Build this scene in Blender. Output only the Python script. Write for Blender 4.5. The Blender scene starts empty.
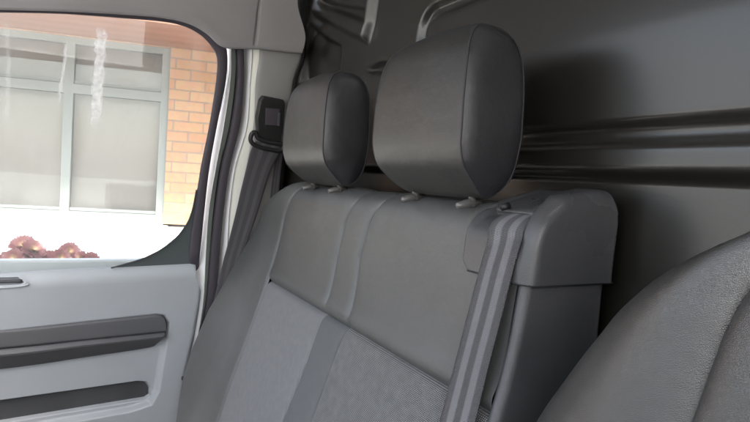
import bpy, bmesh, math, random
from mathutils import Vector, Matrix, noise
random.seed(7)
C = bpy.context.scene
COL = C.collection
R = math.radians

# ------------------------------------------------------------------ camera
cam = bpy.data.cameras.new('camera')
cam.sensor_width = 36.0
cam.lens = 560.0 / 750.0 * 36.0
cam.clip_start = 0.02
cam.clip_end = 500.0
camo = bpy.data.objects.new('camera', cam)
COL.objects.link(camo)
camo.matrix_world = Matrix.Translation((0, 0, 1.75)) @ Matrix([[0.474635, -0.076963, 0.876812], [0.877691, -0.033523, -0.478053], [0.066185, 0.99647, 0.051639]]).to_4x4()
C.camera = camo

# ------------------------------------------------------------------ sky, sun, exposure
SUN_EL, SUN_AZ = 52.0, 8.0          # elevation; direction of the sun measured from +X towards -Y
w = bpy.data.worlds.new('World'); C.world = w; w.use_nodes = True
nt = w.node_tree
bgn = nt.nodes['Background']
sky = nt.nodes.new('ShaderNodeTexSky'); sky.sky_type = 'NISHITA'; sky.sun_disc = False
sky.sun_elevation = R(SUN_EL); sky.sun_rotation = R(90 + SUN_AZ)
sky.dust_density = 4.0; sky.air_density = 1.0; sky.ozone_density = 0.6
hs = nt.nodes.new('ShaderNodeHueSaturation'); hs.inputs['Saturation'].default_value = .55      # thin haze: a paler sky
nt.links.new(sky.outputs[0], hs.inputs['Color']); nt.links.new(hs.outputs[0], bgn.inputs[0]); bgn.inputs[1].default_value = 0.15
sl = bpy.data.lights.new('sun', 'SUN'); sl.energy = 2.8; sl.angle = R(12); sl.color = (1.0, .95, .88)
so = bpy.data.objects.new('sun', sl); COL.objects.link(so)
ce = math.cos(R(SUN_EL))
sdir = Vector((ce*math.cos(R(SUN_AZ)), -ce*math.sin(R(SUN_AZ)), math.sin(R(SUN_EL))))
so.rotation_euler = sdir.to_track_quat('Z', 'Y').to_euler()
so.location = (6, -2, 12)
C.view_settings.view_transform = 'Standard'; C.view_settings.look = 'None'
C.view_settings.exposure = 2.4; C.view_settings.gamma = 1.0

# ------------------------------------------------------------------ helpers
def sm(t):
    t = min(1.0, max(0.0, t)); return t*t*(3-2*t)
def lerp(a, b, t): return a + (b-a)*t
def interp(x, xs, ys):
    if x <= xs[0]: return ys[0]
    for i in range(1, len(xs)):
        if x <= xs[i]:
            return lerp(ys[i-1], ys[i], (x-xs[i-1])/max(1e-9, xs[i]-xs[i-1]))
    return ys[-1]
def catmull(pts, n=8, closed=False):
    P = [Vector(p) for p in pts]; out = []; N = len(P)
    rng = range(N if closed else N-1)
    for i in rng:
        if closed: a, b, c, d = P[(i-1) % N], P[i], P[(i+1) % N], P[(i+2) % N]
        else: a, b, c, d = P[max(0, i-1)], P[i], P[i+1], P[min(N-1, i+2)]
        for k in range(n):
            t = k/n
            out.append(0.5*((2*b)+(c-a)*t+(2*a-5*b+4*c-d)*t*t+(3*b-a-3*c+d)*t**3))
    if not closed: out.append(P[-1].copy())
    return out
def sdp(x, y, poly):
    """signed distance to polygon, negative inside"""
    d = 1e9; ins = False; n = len(poly)
    for i in range(n):
        ax, ay = poly[i]; bx, by = poly[(i+1) % n]
        ex, ey = bx-ax, by-ay; wx, wy = x-ax, y-ay
        t = min(1, max(0, (wx*ex+wy*ey)/max(1e-12, ex*ex+ey*ey)))
        dx, dy = wx-ex*t, wy-ey*t
        d = min(d, dx*dx+dy*dy)
        if (ay > y) != (by > y) and x < (bx-ax)*(y-ay)/(by-ay)+ax: ins = not ins
    d = math.sqrt(d)
    return -d if ins else d

def link(name, me, mat, parent=None, smooth=True):
    o = bpy.data.objects.new(name, me); COL.objects.link(o)
    if mat: me.materials.append(mat)
    if smooth:
        for p in me.polygons: p.use_smooth = True
    if parent: o.parent = parent
    return o
def mesh(name, verts, faces, mat, parent=None, smooth=True, uv=None):
    me = bpy.data.meshes.new(name); me.from_pydata([tuple(v) for v in verts], [], faces)
    if uv:
        l = me.uv_layers.new(name='uv')
        for p in me.polygons:
            for li in p.loop_indices: l.data[li].uv = uv[me.loops[li].vertex_index]
    me.update()
    return link(name, me, mat, parent, smooth)
def empty(name, loc, label=None, cat=None, group=None):
    o = bpy.data.objects.new(name, None); o.location = loc; COL.objects.link(o)
    o.empty_display_size = .05
    if label: o['label'] = label; o['category'] = cat
    if group: o['group'] = group
    return o
def tag(o, label, cat, group=None):
    o['label'] = label; o['category'] = cat
    if group: o['group'] = group
    return o
def grid(name, fn, nu, nv, mat, parent=None, flip=False, uvf=None, off=(0, 0, 0), smooth=True):
    O = Vector(off); V = []; F = []; U = []
    for j in range(nv+1):
        for i in range(nu+1):
            u, v = i/nu, j/nv
            V.append(Vector(fn(u, v)) - O)
            if uvf: U.append(uvf(u, v))
    for j in range(nv):
        for i in range(nu):
            a = j*(nu+1)+i; q = (a, a+1, a+nu+2, a+nu+1)
            F.append(q[::-1] if flip else q)
    return mesh(name, V, F, mat, parent, smooth, U or None)
def tube(name, pts, r, mat, parent=None, seg=10, off=(0, 0, 0), caps=True):
    O = Vector(off); P = [Vector(p)-O for p in pts]; V = []; F = []
    prev = None
    for i, p in enumerate(P):
        t = (P[min(i+1, len(P)-1)] - P[max(i-1, 0)]).normalized()
        if prev is None:
            n = t.orthogonal().normalized()
        else:
            n = (prev - t*prev.dot(t)).normalized()
        prev = n; b = t.cross(n)
        rr = r[i] if isinstance(r, (list, tuple)) else r
        for k in range(seg):
            a = 2*math.pi*k/seg
            V.append(p + n*math.cos(a)*rr + b*math.sin(a)*rr)
    for i in range(len(P)-1):
        for k in range(seg):
            a = i*seg+k; b2 = i*seg+(k+1) % seg
            F.append((a, b2, b2+seg, a+seg))
    if caps:
        F.append(tuple(range(seg))[::-1]); F.append(tuple(range((len(P)-1)*seg, len(P)*seg)))
    return mesh(name, V, F, mat, parent)
def bevbox(name, c, s, mat, parent=None, bev=.003, rot=None, seg=2):
    bm = bmesh.new(); bmesh.ops.create_cube(bm, size=1)
    for v in bm.verts: v.co = Vector((v.co.x*s[0], v.co.y*s[1], v.co.z*s[2]))
    if bev: bmesh.ops.bevel(bm, geom=bm.edges[:], offset=bev, segments=seg, affect='EDGES', profile=.5)
    if rot: bm.transform(rot.to_4x4())
    bm.transform(Matrix.Translation(c))
    me = bpy.data.meshes.new(name); bm.to_mesh(me); bm.free()
    return link(name, me, mat, parent, smooth=False)
def ribbon(name, L, Rr, n, th, mat, parent=None, crown=0.0, off=(0, 0, 0), nc=8):
    """solid strip between polylines L and R, bulged by crown along direction n, thickness th"""
    n = Vector(n).normalized(); O = Vector(off)
    L = catmull(L, 6); Rr = catmull(Rr, 6); m = len(L); V = []; F = []
    for i in range(m):
        for k in range(nc+1):
            t = k/nc
            V.append(L[i].lerp(Rr[i], t) + n*crown*math.sqrt(max(0, 1-(2*t-1)**2)) - O)
        for k in range(nc, -1, -1):
            t = k/nc
            V.append(L[i].lerp(Rr[i], t) - n*th - O)
    w_ = 2*(nc+1)
    for i in range(m-1):
        for k in range(w_):
            a = i*w_+k; b = i*w_+(k+1) % w_
            F.append((a, b, b+w_, a+w_))
    F.append(tuple(range(w_))[::-1]); F.append(tuple(range((m-1)*w_, m*w_)))
    o = mesh(name, V, F, mat, parent)
    return o

# ------------------------------------------------------------------ materials
def new_mat(name, col, rough=.6, spec=.5, metal=0, coat=0, coat_r=.1):
    m = bpy.data.materials.new(name); m.use_nodes = True
    p = m.node_tree.nodes['Principled BSDF']
    p.inputs['Base Color'].default_value = (*col, 1); p.inputs['Roughness'].default_value = rough
    p.inputs['Specular IOR Level'].default_value = spec; p.inputs['Metallic'].default_value = metal
    p.inputs['Coat Weight'].default_value = coat; p.inputs['Coat Roughness'].default_value = coat_r
    return m
def N(m, t, **k):
    n = m.node_tree.nodes.new(t)
    for a, b in k.items():
        if a in n.inputs.keys() if hasattr(n.inputs, 'keys') else False: n.inputs[a].default_value = b
        else: setattr(n, a, b)
    return n
def lk(m, a, b): m.node_tree.links.new(a, b)
def P(m): return m.node_tree.nodes['Principled BSDF']
def coord(m, kind='Object'):
    return N(m, 'ShaderNodeTexCoord').outputs[kind]
def mottle(m, col, amt=.12, scale=8, detail=4, src=None, rough=None, ramt=.1):
    nz = N(m, 'ShaderNodeTexNoise'); nz.inputs['Scale'].default_value = scale; nz.inputs['Detail'].default_value = detail
    lk(m, src or coord(m), nz.inputs['Vector'])
    cr = N(m, 'ShaderNodeMapRange'); cr.inputs['From Min'].default_value = .3; cr.inputs['From Max'].default_value = .7
    cr.inputs['To Min'].default_value = 1-amt; cr.inputs['To Max'].default_value = 1+amt
    lk(m, nz.outputs['Fac'], cr.inputs['Value'])
    mx = N(m, 'ShaderNodeVectorMath', operation='SCALE'); mx.inputs[0].default_value = col
    lk(m, cr.outputs[0], mx.inputs['Scale']); lk(m, mx.outputs[0], P(m).inputs['Base Color'])
    if rough is not None:
        c2 = N(m, 'ShaderNodeMapRange'); c2.inputs['From Min'].default_value = .3; c2.inputs['From Max'].default_value = .7
        c2.inputs['To Min'].default_value = rough-ramt; c2.inputs['To Max'].default_value = rough+ramt
        lk(m, nz.outputs['Fac'], c2.inputs['Value']); lk(m, c2.outputs[0], P(m).inputs['Roughness'])
    return mx
def bump(m, height, dist, strength=1.0, prev=None):
    b = N(m, 'ShaderNodeBump'); b.inputs['Distance'].default_value = dist; b.inputs['Strength'].default_value = strength
    lk(m, height, b.inputs['Height'])
    if prev: lk(m, prev, b.inputs['Normal'])
    lk(m, b.outputs[0], P(m).inputs['Normal']); return b.outputs[0]
def leather(name, col, rough, cell, dist, amt=.08):
    m = new_mat(name, col, rough, .5)
    c = coord(m)
    mottle(m, col, amt, 9, 5, c, rough, .06)
    v = N(m, 'ShaderNodeTexVoronoi', feature='DISTANCE_TO_EDGE'); v.inputs['Scale'].default_value = 1/cell
    v.inputs['Randomness'].default_value = .95
    wn = N(m, 'ShaderNodeTexNoise'); wn.inputs['Scale'].default_value = .4/cell; lk(m, c, wn.inputs['Vector'])
    mixv = N(m, 'ShaderNodeVectorMath', operation='MULTIPLY_ADD'); lk(m, wn.outputs['Color'], mixv.inputs[0])
    mixv.inputs[1].default_value = (cell*.8,)*3; lk(m, c, mixv.inputs[2]); lk(m, mixv.outputs[0], v.inputs['Vector'])
    mr = N(m, 'ShaderNodeMapRange'); mr.inputs['From Max'].default_value = .25; lk(m, v.outputs['Distance'], mr.inputs['Value'])
    n1 = bump(m, mr.outputs[0], dist)
    n2 = N(m, 'ShaderNodeTexNoise'); n2.inputs['Scale'].default_value = 14; n2.inputs['Detail'].default_value = 3; lk(m, c, n2.inputs['Vector'])
    bump(m, n2.outputs['Fac'], .0028, 1.0, n1)
    P(m).inputs['Specular IOR Level'].default_value = .8
    return m
def plastic(name, col, rough, grain=900, dist=.0002, amt=.05):
    m = new_mat(name, col, rough, .5); c = coord(m)
    mottle(m, col, amt, 6, 4, c, rough, .05)
    nz = N(m, 'ShaderNodeTexNoise'); nz.inputs['Scale'].default_value = grain; nz.inputs['Detail'].default_value = 2; lk(m, c, nz.inputs['Vector'])
    bump(m, nz.outputs['Fac'], dist)
    return m
M_leather = leather('seat_leatherette', (.090, .090, .087), .37, .0016, .00012)
M_leather_side = leather('seat_side_leatherette', (.080, .080, .084), .38, .0016, .00014)
M_hr = leather('headrest_leatherette', (.024, .0235, .0215), .38, .0015, .0001)
M_hr_side = leather('headrest_side_leatherette', (.024, .024, .027), .38, .0015, .0001)
M_drv = leather('driver_leatherette', (.046, .045, .043), .33, .0013, .00010)
P(M_drv).inputs['Specular IOR Level'].default_value = .9
M_piping = new_mat('piping', (.035, .035, .04), .7)
M_panel = plastic('door_trim_plastic', (.37, .393, .412), .45)
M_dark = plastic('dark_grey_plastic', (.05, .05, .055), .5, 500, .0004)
M_dark2 = plastic('armrest_grey_plastic', (.085, .085, .09), .5, 500, .0003)
M_pocket = plastic('pocket_felt', (.055, .057, .06), .85, 300, .001, .2)
M_pillar = plastic('pillar_trim_plastic', (.30, .295, .285), .55)
M_headl = plastic('headliner_cloth', (.31, .30, .30), .9, 700, .0006, .06)
M_white = new_mat('white_body_paint', (.86, .86, .86), .5, .5, 0, .2)
M_cream = new_mat('cream_seal', (.72, .72, .64), .5)
M_greenpaint = new_mat('door_edge_paint', (.36, .41, .37), .45)
M_rubber = new_mat('rubber_seal', (.06, .052, .064), .65)
M_black = new_mat('black_plastic', (.018, .018, .018), .45)
M_cap = plastic('belt_tower_plastic', (.074, .074, .077), .30, 700, .0003)
M_recess = plastic('tower_recess_plastic', (.16, .16, .165), .5, 700, .0003)
M_steel = new_mat('satin_sleeve', (.17, .165, .16), .35, .5, .4)
M_blackglass = new_mat('quarter_glass', (.085, .10, .10), .2)

# cloth: woven dots, from UV in metres
def cloth(name, col, col2, pitch, dist):
    m = new_mat(name, col, .85, .3)
    uv = coord(m, 'UV')
    sp = N(m, 'ShaderNodeSeparateXYZ'); lk(m, uv, sp.inputs[0])
    def sine(a, b, k):
        s1 = N(m, 'ShaderNodeMath', operation='MULTIPLY'); lk(m, sp.outputs[0], s1.inputs[0]); s1.inputs[1].default_value = a
        s2 = N(m, 'ShaderNodeMath', operation='MULTIPLY_ADD'); lk(m, sp.outputs[1], s2.inputs[0]); s2.inputs[1].default_value = b; lk(m, s1.outputs[0], s2.inputs[2])
        s3 = N(m, 'ShaderNodeMath', operation='SINE'); lk(m, s2.outputs[0], s3.inputs[0]); return s3.outputs[0]
    k = 2*math.pi/pitch
    a = sine(k*.75, k, 1); b = sine(-k*.75, k, 1)
    mu = N(m, 'ShaderNodeMath', operation='MULTIPLY'); lk(m, a, mu.inputs[0]); lk(m, b, mu.inputs[1])
    mr = N(m, 'ShaderNodeMapRange'); mr.inputs['From Min'].default_value = -.6; mr.inputs['From Max'].default_value = .6
    lk(m, mu.outputs[0], mr.inputs['Value'])
    nz = N(m, 'ShaderNodeTexNoise'); nz.inputs['Scale'].default_value = 60; nz.inputs['Detail'].default_value = 5; lk(m, uv, nz.inputs['Vector'])
    ad = N(m, 'ShaderNodeMath', operation='MULTIPLY_ADD'); lk(m, nz.outputs['Fac'], ad.inputs[0]); ad.inputs[1].default_value = .5; lk(m, mr.outputs[0], ad.inputs[2])
    sb = N(m, 'ShaderNodeMath', operation='SUBTRACT', use_clamp=True); lk(m, ad.outputs[0], sb.inputs[0]); sb.inputs[1].default_value = .25
    mx = N(m, 'ShaderNodeMix', data_type='RGBA'); mx.inputs[6].default_value = (*col2, 1); mx.inputs[7].default_value = (*col, 1)
    lk(m, sb.outputs[0], mx.inputs[0]); lk(m, mx.outputs[2], P(m).inputs['Base Color'])
    bump(m, mr.outputs[0], dist)
    return m
M_cloth = cloth('woven_seat_cloth', (.33, .328, .324), (.065, .065, .065), .0046, .0012)
M_cloth_fine = cloth('fine_woven_seat_cloth', (.265, .265, .268), (.125, .125, .127), .0034, .0004)
M_strip = cloth('fine_strip_cloth', (.16, .165, .168), (.11, .115, .115), .0016, .0002)

# webbing: stripes across u
def webbing(name, c1, c2, stripes):
    m = new_mat(name, c1, .55, .4)
    uv = coord(m, 'UV'); sp = N(m, 'ShaderNodeSeparateXYZ'); lk(m, uv, sp.inputs[0])
    ramp = N(m, 'ShaderNodeValToRGB'); ramp.color_ramp.interpolation = 'LINEAR'
    e = ramp.color_ramp.elements; e[0].position = 0; e[0].color = (*c1, 1); e[1].position = 1; e[1].color = (*c1, 1)
    for a, b in stripes:
        for pos, c in ((a-.015, c1), (a+.015, c2), (b-.015, c2), (b+.015, c1)):
            el = e.new(pos); el.color = (*c, 1)
    lk(m, sp.outputs[0], ramp.inputs[0]); lk(m, ramp.outputs[0], P(m).inputs['Base Color'])
    wv = N(m, 'ShaderNodeMath', operation='MULTIPLY'); lk(m, sp.outputs[1], wv.inputs[0]); wv.inputs[1].default_value = 2*math.pi/.0022
    ab = N(m, 'ShaderNodeMath', operation='MULTIPLY_ADD'); lk(m, sp.outputs[0], ab.inputs[0]); ab.inputs[1].default_value = 60; lk(m, wv.outputs[0], ab.inputs[2])
    s = N(m, 'ShaderNodeMath', operation='SINE'); lk(m, ab.outputs[0], s.inputs[0])
    bump(m, s.outputs[0], .0004)
    return m
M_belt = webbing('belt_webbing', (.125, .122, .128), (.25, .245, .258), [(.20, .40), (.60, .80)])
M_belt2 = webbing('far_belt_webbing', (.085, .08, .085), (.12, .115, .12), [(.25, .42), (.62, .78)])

# window glass: clear with fresnel reflection, thin film of dirt plus white reflections painted in as pale streaks
def glass(name, streaks=True):
    m = bpy.data.materials.new(name); m.use_nodes = True; t = m.node_tree; t.nodes.clear()
    out = t.nodes.new('ShaderNodeOutputMaterial')
    tr = t.nodes.new('ShaderNodeBsdfTransparent'); tr.inputs[0].default_value = (.93, .96, .95, 1)
    gl = t.nodes.new('ShaderNodeBsdfGlossy'); gl.inputs['Roughness'].default_value = .01
    fr = t.nodes.new('ShaderNodeFresnel'); fr.inputs['IOR'].default_value = 1.5
    mx = t.nodes.new('ShaderNodeMixShader'); t.links.new(fr.outputs[0], mx.inputs[0]); t.links.new(tr.outputs[0], mx.inputs[1]); t.links.new(gl.outputs[0], mx.inputs[2])
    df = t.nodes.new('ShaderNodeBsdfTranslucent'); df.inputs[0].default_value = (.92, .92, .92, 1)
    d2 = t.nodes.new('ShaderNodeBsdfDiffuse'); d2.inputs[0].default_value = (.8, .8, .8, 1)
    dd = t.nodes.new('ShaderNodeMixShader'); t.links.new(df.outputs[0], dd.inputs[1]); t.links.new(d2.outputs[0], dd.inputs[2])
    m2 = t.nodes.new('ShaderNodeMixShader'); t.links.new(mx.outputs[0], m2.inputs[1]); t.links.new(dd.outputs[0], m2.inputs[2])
    t.links.new(m2.outputs[0], out.inputs[0])
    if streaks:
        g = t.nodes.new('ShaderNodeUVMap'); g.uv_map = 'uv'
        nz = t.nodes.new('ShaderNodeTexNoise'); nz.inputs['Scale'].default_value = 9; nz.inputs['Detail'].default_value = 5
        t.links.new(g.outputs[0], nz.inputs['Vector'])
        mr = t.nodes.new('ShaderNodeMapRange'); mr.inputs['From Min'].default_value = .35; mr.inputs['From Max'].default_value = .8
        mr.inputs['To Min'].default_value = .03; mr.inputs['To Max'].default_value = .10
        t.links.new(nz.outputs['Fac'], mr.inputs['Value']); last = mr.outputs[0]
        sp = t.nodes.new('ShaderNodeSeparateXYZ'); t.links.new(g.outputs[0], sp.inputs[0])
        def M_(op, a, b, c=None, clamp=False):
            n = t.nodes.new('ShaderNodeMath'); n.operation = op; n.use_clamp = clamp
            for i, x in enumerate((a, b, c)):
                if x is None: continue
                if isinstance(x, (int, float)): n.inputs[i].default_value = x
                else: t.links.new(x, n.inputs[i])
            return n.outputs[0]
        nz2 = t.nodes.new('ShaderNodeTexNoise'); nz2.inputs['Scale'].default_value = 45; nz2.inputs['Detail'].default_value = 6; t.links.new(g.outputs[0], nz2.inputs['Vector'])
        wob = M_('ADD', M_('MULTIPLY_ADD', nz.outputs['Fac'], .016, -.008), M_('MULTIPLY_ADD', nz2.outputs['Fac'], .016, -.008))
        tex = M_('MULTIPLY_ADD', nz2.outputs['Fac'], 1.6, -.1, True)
        for (yc, slope, hw, z0, z1, s) in REFL_STREAKS:
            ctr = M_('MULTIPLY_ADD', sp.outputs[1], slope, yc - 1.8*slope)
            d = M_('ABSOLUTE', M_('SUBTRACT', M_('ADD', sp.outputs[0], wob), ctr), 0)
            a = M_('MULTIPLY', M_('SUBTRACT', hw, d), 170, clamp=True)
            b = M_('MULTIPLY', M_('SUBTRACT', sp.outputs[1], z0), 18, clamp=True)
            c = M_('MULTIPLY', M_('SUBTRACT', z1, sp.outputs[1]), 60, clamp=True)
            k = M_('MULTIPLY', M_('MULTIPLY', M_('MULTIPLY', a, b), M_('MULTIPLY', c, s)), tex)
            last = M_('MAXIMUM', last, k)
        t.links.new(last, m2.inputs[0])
    else: m2.inputs[0].default_value = .04
    return m
REFL_STREAKS = [(.048, .02, .014, 1.83, 2.078, .55), (.040, .02, .007, 1.80, 2.078, .35), (-.035, .05, .006, 1.87, 2.035, .5), (-.03, .0, .004, 1.90, 1.98, .3), (-.135, .0, .008, 1.8, 2.06, .22)]  # painted reflections: centre, slope, half width, height range, strength
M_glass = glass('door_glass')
M_glass2 = glass('house_glass', False)

# ================================================================== outside: ground, house, shrub
def concrete(name, col, amt=.12):
    m = new_mat(name, col, .9, .3); mottle(m, col, amt, 1.5, 8)
    nz = N(m, 'ShaderNodeTexNoise'); nz.inputs['Scale'].default_value = 90; lk(m, coord(m), nz.inputs['Vector']); bump(m, nz.outputs['Fac'], .003)
    return m
M_ground = concrete('pale_concrete', (.42, .41, .39))
g = mesh('ground', [(-60, -60, 0), (60, -60, 0), (60, 60, 0), (-60, 60, 0)], [(0, 1, 2, 3)], M_ground, smooth=False)
g['kind'] = 'structure'

house = empty('house', (-4.5655, 2.4892, 0.0), 'orange brick house with grey aluminium windows seen through the van door glass', 'house')
house.rotation_euler = (0, 0, 1.34565)
# local frame: x along the wall, y into the house, z up.
m = new_mat('orange_brick', (.5, .25, .14), .85, .3)
tc = coord(m); mp = N(m, 'ShaderNodeMapping'); mp.inputs['Rotation'].default_value = (R(-90), 0, 0); lk(m, tc, mp.inputs[0])
br = N(m, 'ShaderNodeTexBrick'); lk(m, mp.outputs[0], br.inputs['Vector'])
br.inputs['Scale'].default_value = 1; br.inputs['Brick Width'].default_value = .24; br.inputs['Row Height'].default_value = .086
br.inputs['Mortar Size'].default_value = .006; br.inputs['Mortar Smooth'].default_value = .2; br.inputs['Bias'].default_value = 0
br.inputs['Color1'].default_value = (.56, .34, .21, 1); br.inputs['Color2'].default_value = (.48, .27, .16, 1); br.inputs['Mortar'].default_value = (.36, .27, .21, 1)
nz = N(m, 'ShaderNodeTexNoise'); nz.inputs['Scale'].default_value = 25; nz.inputs['Detail'].default_value = 6; lk(m, tc, nz.inputs['Vector'])
mxx = N(m, 'ShaderNodeMix', data_type='RGBA'); mxx.blend_type = 'MULTIPLY'; mxx.inputs[0].default_value = .35
lk(m, br.outputs[0], mxx.inputs[6]); lk(m, nz.outputs['Color'], mxx.inputs[7]); lk(m, mxx.outputs[2], P(m).inputs['Base Color'])
bump(m, br.outputs['Fac'], -.006)
M_brick = m
M_render = concrete('white_render', (.78, .78, .76), .04)
M_soffit = new_mat('redwood_soffit', (.32, .13, .07), .6)
mw = M_soffit; wv = N(mw, 'ShaderNodeTexWave', bands_direction='Y'); wv.inputs['Scale'].default_value = 1.6; wv.inputs['Distortion'].default_value = .3; lk(mw, coord(mw), wv.inputs['Vector'])
cr = N(mw, 'ShaderNodeMix', data_type='RGBA'); cr.inputs[6].default_value = (.19, .085, .055, 1); cr.inputs[7].default_value = (.22, .10, .065, 1); lk(mw, wv.outputs['Fac'], cr.inputs[0]); lk(mw, cr.outputs[2], P(mw).inputs['Base Color'])
M_alu = new_mat('aluminium_frame', (.22, .235, .23), .45)
M_blind = new_mat('pink_blind', (.46, .375, .365), .8)
M_roof = new_mat('roof_tiles', (.20, .10, .07), .8)

WR = -1.845      # right edge of the window opening
WL = -4.65
ZB, ZT = 1.262, 2.745
def wallbox(name, x0, x1, y0, y1, z0, z1, mat, parent, bev=0):
    return bevbox(name, ((x0+x1)/2, (y0+y1)/2, (z0+z1)/2), (x1-x0, y1-y0, z1-z0), mat, parent, bev)
# brick wall: two masses either side of the opening plus head above it, one mesh
bm = bmesh.new()
def bmb(bm, x0, x1, y0, y1, z0, z1):
    r = bmesh.ops.create_cube(bm, size=1)
    for v in r['verts']: v.co = Vector(((x0+x1)/2+v.co.x*(x1-x0), (y0+y1)/2+v.co.y*(y1-y0), (z0+z1)/2+v.co.z*(z1-z0)))
bmb(bm, WR, 5.0, 0, .23, 1.28, 2.95); bmb(bm, -9.0, WL, 0, .23, 1.28, 2.95); bmb(bm, WL, WR, 0, .23, ZT+.001, 2.95)
me = bpy.data.meshes.new('brick_wall'); bm.to_mesh(me); bm.free(); link('brick_wall', me, M_brick, house, False)
wallbox('rendered_base', -9.0, 5.0, -.06, .23, -.02, 1.255, M_render, house)
wallbox('window_sill', WL-.05, WR+.04, -.10, .05, 1.222, 1.266, M_render, house, .006)
# eave and roof
bm = bmesh.new(); bmb(bm, -9.2, 5.2, -.95, .3, 2.752, 2.79)
me = bpy.data.meshes.new('soffit'); bm.to_mesh(me); bm.free(); link('soffit', me, M_soffit, house, False)
wallbox('fascia', -9.3, 5.3, -.99, -.952, 2.70, 2.93, M_soffit, house, .004)
mesh('roof', [(-9.4, -1.02, 2.90), (5.4, -1.02, 2.90), (5.4, 3.4, 4.6), (-9.4, 3.4, 4.6), (-9.4, -1.02, 2.935), (5.4, -1.02, 2.935), (5.4, 3.4, 4.66), (-9.4, 3.4, 4.66)],
     [(3, 2, 1, 0), (4, 5, 6, 7), (0, 1, 5, 4), (1, 2, 6, 5), (2, 3, 7, 6), (3, 0, 4, 7)], M_roof, house, False)
# window: frame, mullions, panes, blind
bm = bmesh.new()
f0, f1 = .03, .10
bmb(bm, WL, WR, f0, f1, ZB, ZB+.09); bmb(bm, WL, WR, f0, f1, ZT-.05, ZT)
bmb(bm, WR-.065, WR, f0-.002, f1+.002, ZB, ZT); bmb(bm, WL, WL+.065, f0-.002, f1+.002, ZB, ZT)
bmb(bm, WL+.06, WR-.06, f0+.002, f1-.002, 2.30, 2.375)
for xm in (-2.605, -3.40):
    bmb(bm, xm-.034, xm+.034, f0+.004, f1-.004, ZB+.05, ZT-.045)
me = bpy.data.meshes.new('window'); bm.to_mesh(me); bm.free(); win = link('window', me, M_alu, house, False)
for (a, b) in ((-2.571, WR-.065), (-3.366, -2.639), (WL+.065, -3.44)):
    for (z0, z1) in ((ZB+.09, 2.30), (2.375, ZT-.05)):
        wallbox('sash', a+.003, b-.003, .045, .075, z0+.003, z0+.028, M_alu, win); wallbox('pane', a, b, .0586, .0634, z0, z1, M_glass2, win)
wallbox('blind', WL+.01, WR-.01, .16, .17, ZB, ZT, M_blind, win)
wallbox('inner_wall', WL-.2, WR+.2, .235, .26, 1.2, 2.9, M_render, house)

# shrub of purple rosette succulents standing outside the door
shrub = empty('succulent_shrub', (-2.72, -.12, 0), 'reddish rosette succulents with pale green centres growing outside below the house window', 'plant')
m = new_mat('rosette_leaf', (.3, .08, .10), .45)
uvn = coord(m, 'UV'); sp = N(m, 'ShaderNodeSeparateXYZ'); lk(m, uvn, sp.inputs[0])
rp = N(m, 'ShaderNodeValToRGB'); e = rp.color_ramp.elements
e[0].position = 0; e[0].color = (.38, .40, .20, 1); e[1].position = 1; e[1].color = (.07, .022, .030, 1)
el = e.new(.30); el.color = (.30, .20, .13, 1); el = e.new(.5); el.color = (.13, .05, .05, 1)
lk(m, sp.outputs[0], rp.inputs[0]); lk(m, rp.outputs[0], P(m).inputs['Base Color']); M_leaf = m
M_stem = new_mat('woody_stem', (.16, .12, .09), .9)
def rosette(loc, rad, tilt, name='rosette'):
    V = []; F = []; U = []
    rings = 7
    for r_ in range(rings):
        f = (r_+1)/rings
        n = 7 + r_*3
        for k in range(n):
            a = 2*math.pi*(k+.5*(r_ % 2))/n + random.uniform(-.06, .06)
            el_ = lerp(R(80), R(12), f**.8) + random.uniform(-.06, .06)
            ln = rad*(.22+.78*f)*random.uniform(.93, 1.05); wd = min(ln*.30, rad*.17)
            h = Vector((math.cos(a), math.sin(a), 0)); s = Vector((-math.sin(a), math.cos(a), 0))
            b = len(V)
            for (t, ww) in ((0.0, .35), (.3, .7), (.6, 1.0), (.85, .8), (1.0, .12)):
                e2 = el_ + .5*(t-.4)*f      # leaf tips curl up
                c = h*(ln*t*math.cos(el_)) + Vector((0, 0, 1))*(ln*(t*math.sin(el_) + .12*t*t))
                for q in (-1, 0, 1):
                    V.append(c + s*q*wd*ww + Vector((0, 0, 1))*(abs(q)*wd*.25*ww))
                    U.append((min(1, t*(.2+.8*f)+(.05 if q else 0)), 0))
            for j in range(4):
                for q in range(2):
                    c0 = b+j*3+q; F.append((c0, c0+1, c0+4, c0+3))
    me = mesh(name, V, F, M_leaf, shrub, True, U)
    me.location = Vector(loc) - shrub.location; me.rotation_euler = tilt
    return me
ROS = [(-2.72, -0.1694, 1.376), (-2.72, -0.1302, 1.3676), (-2.72, -0.2234, 1.3139), (-2.72, -0.1036, 1.321), (-2.72, -0.1504, 1.3298), (-2.72, -0.0671, 1.3206), (-2.72, -0.0307, 1.3375), (-2.72, 0.0025, 1.3546), (-2.72, 0.0452, 1.3282), (-2.72, 0.0882, 1.319), (-2.72, -0.0443, 1.2989), (-2.72, -0.1672, 1.2965), (-2.72, 0.0308, 1.3022), (-2.72, -0.292, 1.3392), (-2.72, -0.3767, 1.3077), (-2.72, -0.1964, 1.3386), (-2.72, -0.1258, 1.3423), (-2.72, -0.0848, 1.2995), (-2.72, -0.0072, 1.307), (-2.72, 0.0654, 1.3017), (-2.72, -0.2161, 1.2972), (-2.72, 0.1005, 1.3012), (-2.72, -0.3308, 1.299)]
for i, p in enumerate(ROS):
    rr = (.058 if i < 2 else .044)*random.uniform(.9, 1.1)
    q = Vector(p) + Vector((random.uniform(-.08, .05), 0, 0))
    rosette(q, rr, (random.uniform(-.4, .4), random.uniform(.7, 1.25), random.uniform(-.5, .5)))
    base = Vector((random.uniform(-.12, .12), random.uniform(-.12, .12), 0))
    top = q - shrub.location
    mid = base.lerp(top, .5) + Vector((random.uniform(-.06, .06), random.uniform(-.06, .06), 0))
    tube('stem', catmull([base, mid, top], 6), [.012]*13, M_stem, shrub, 7)

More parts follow.
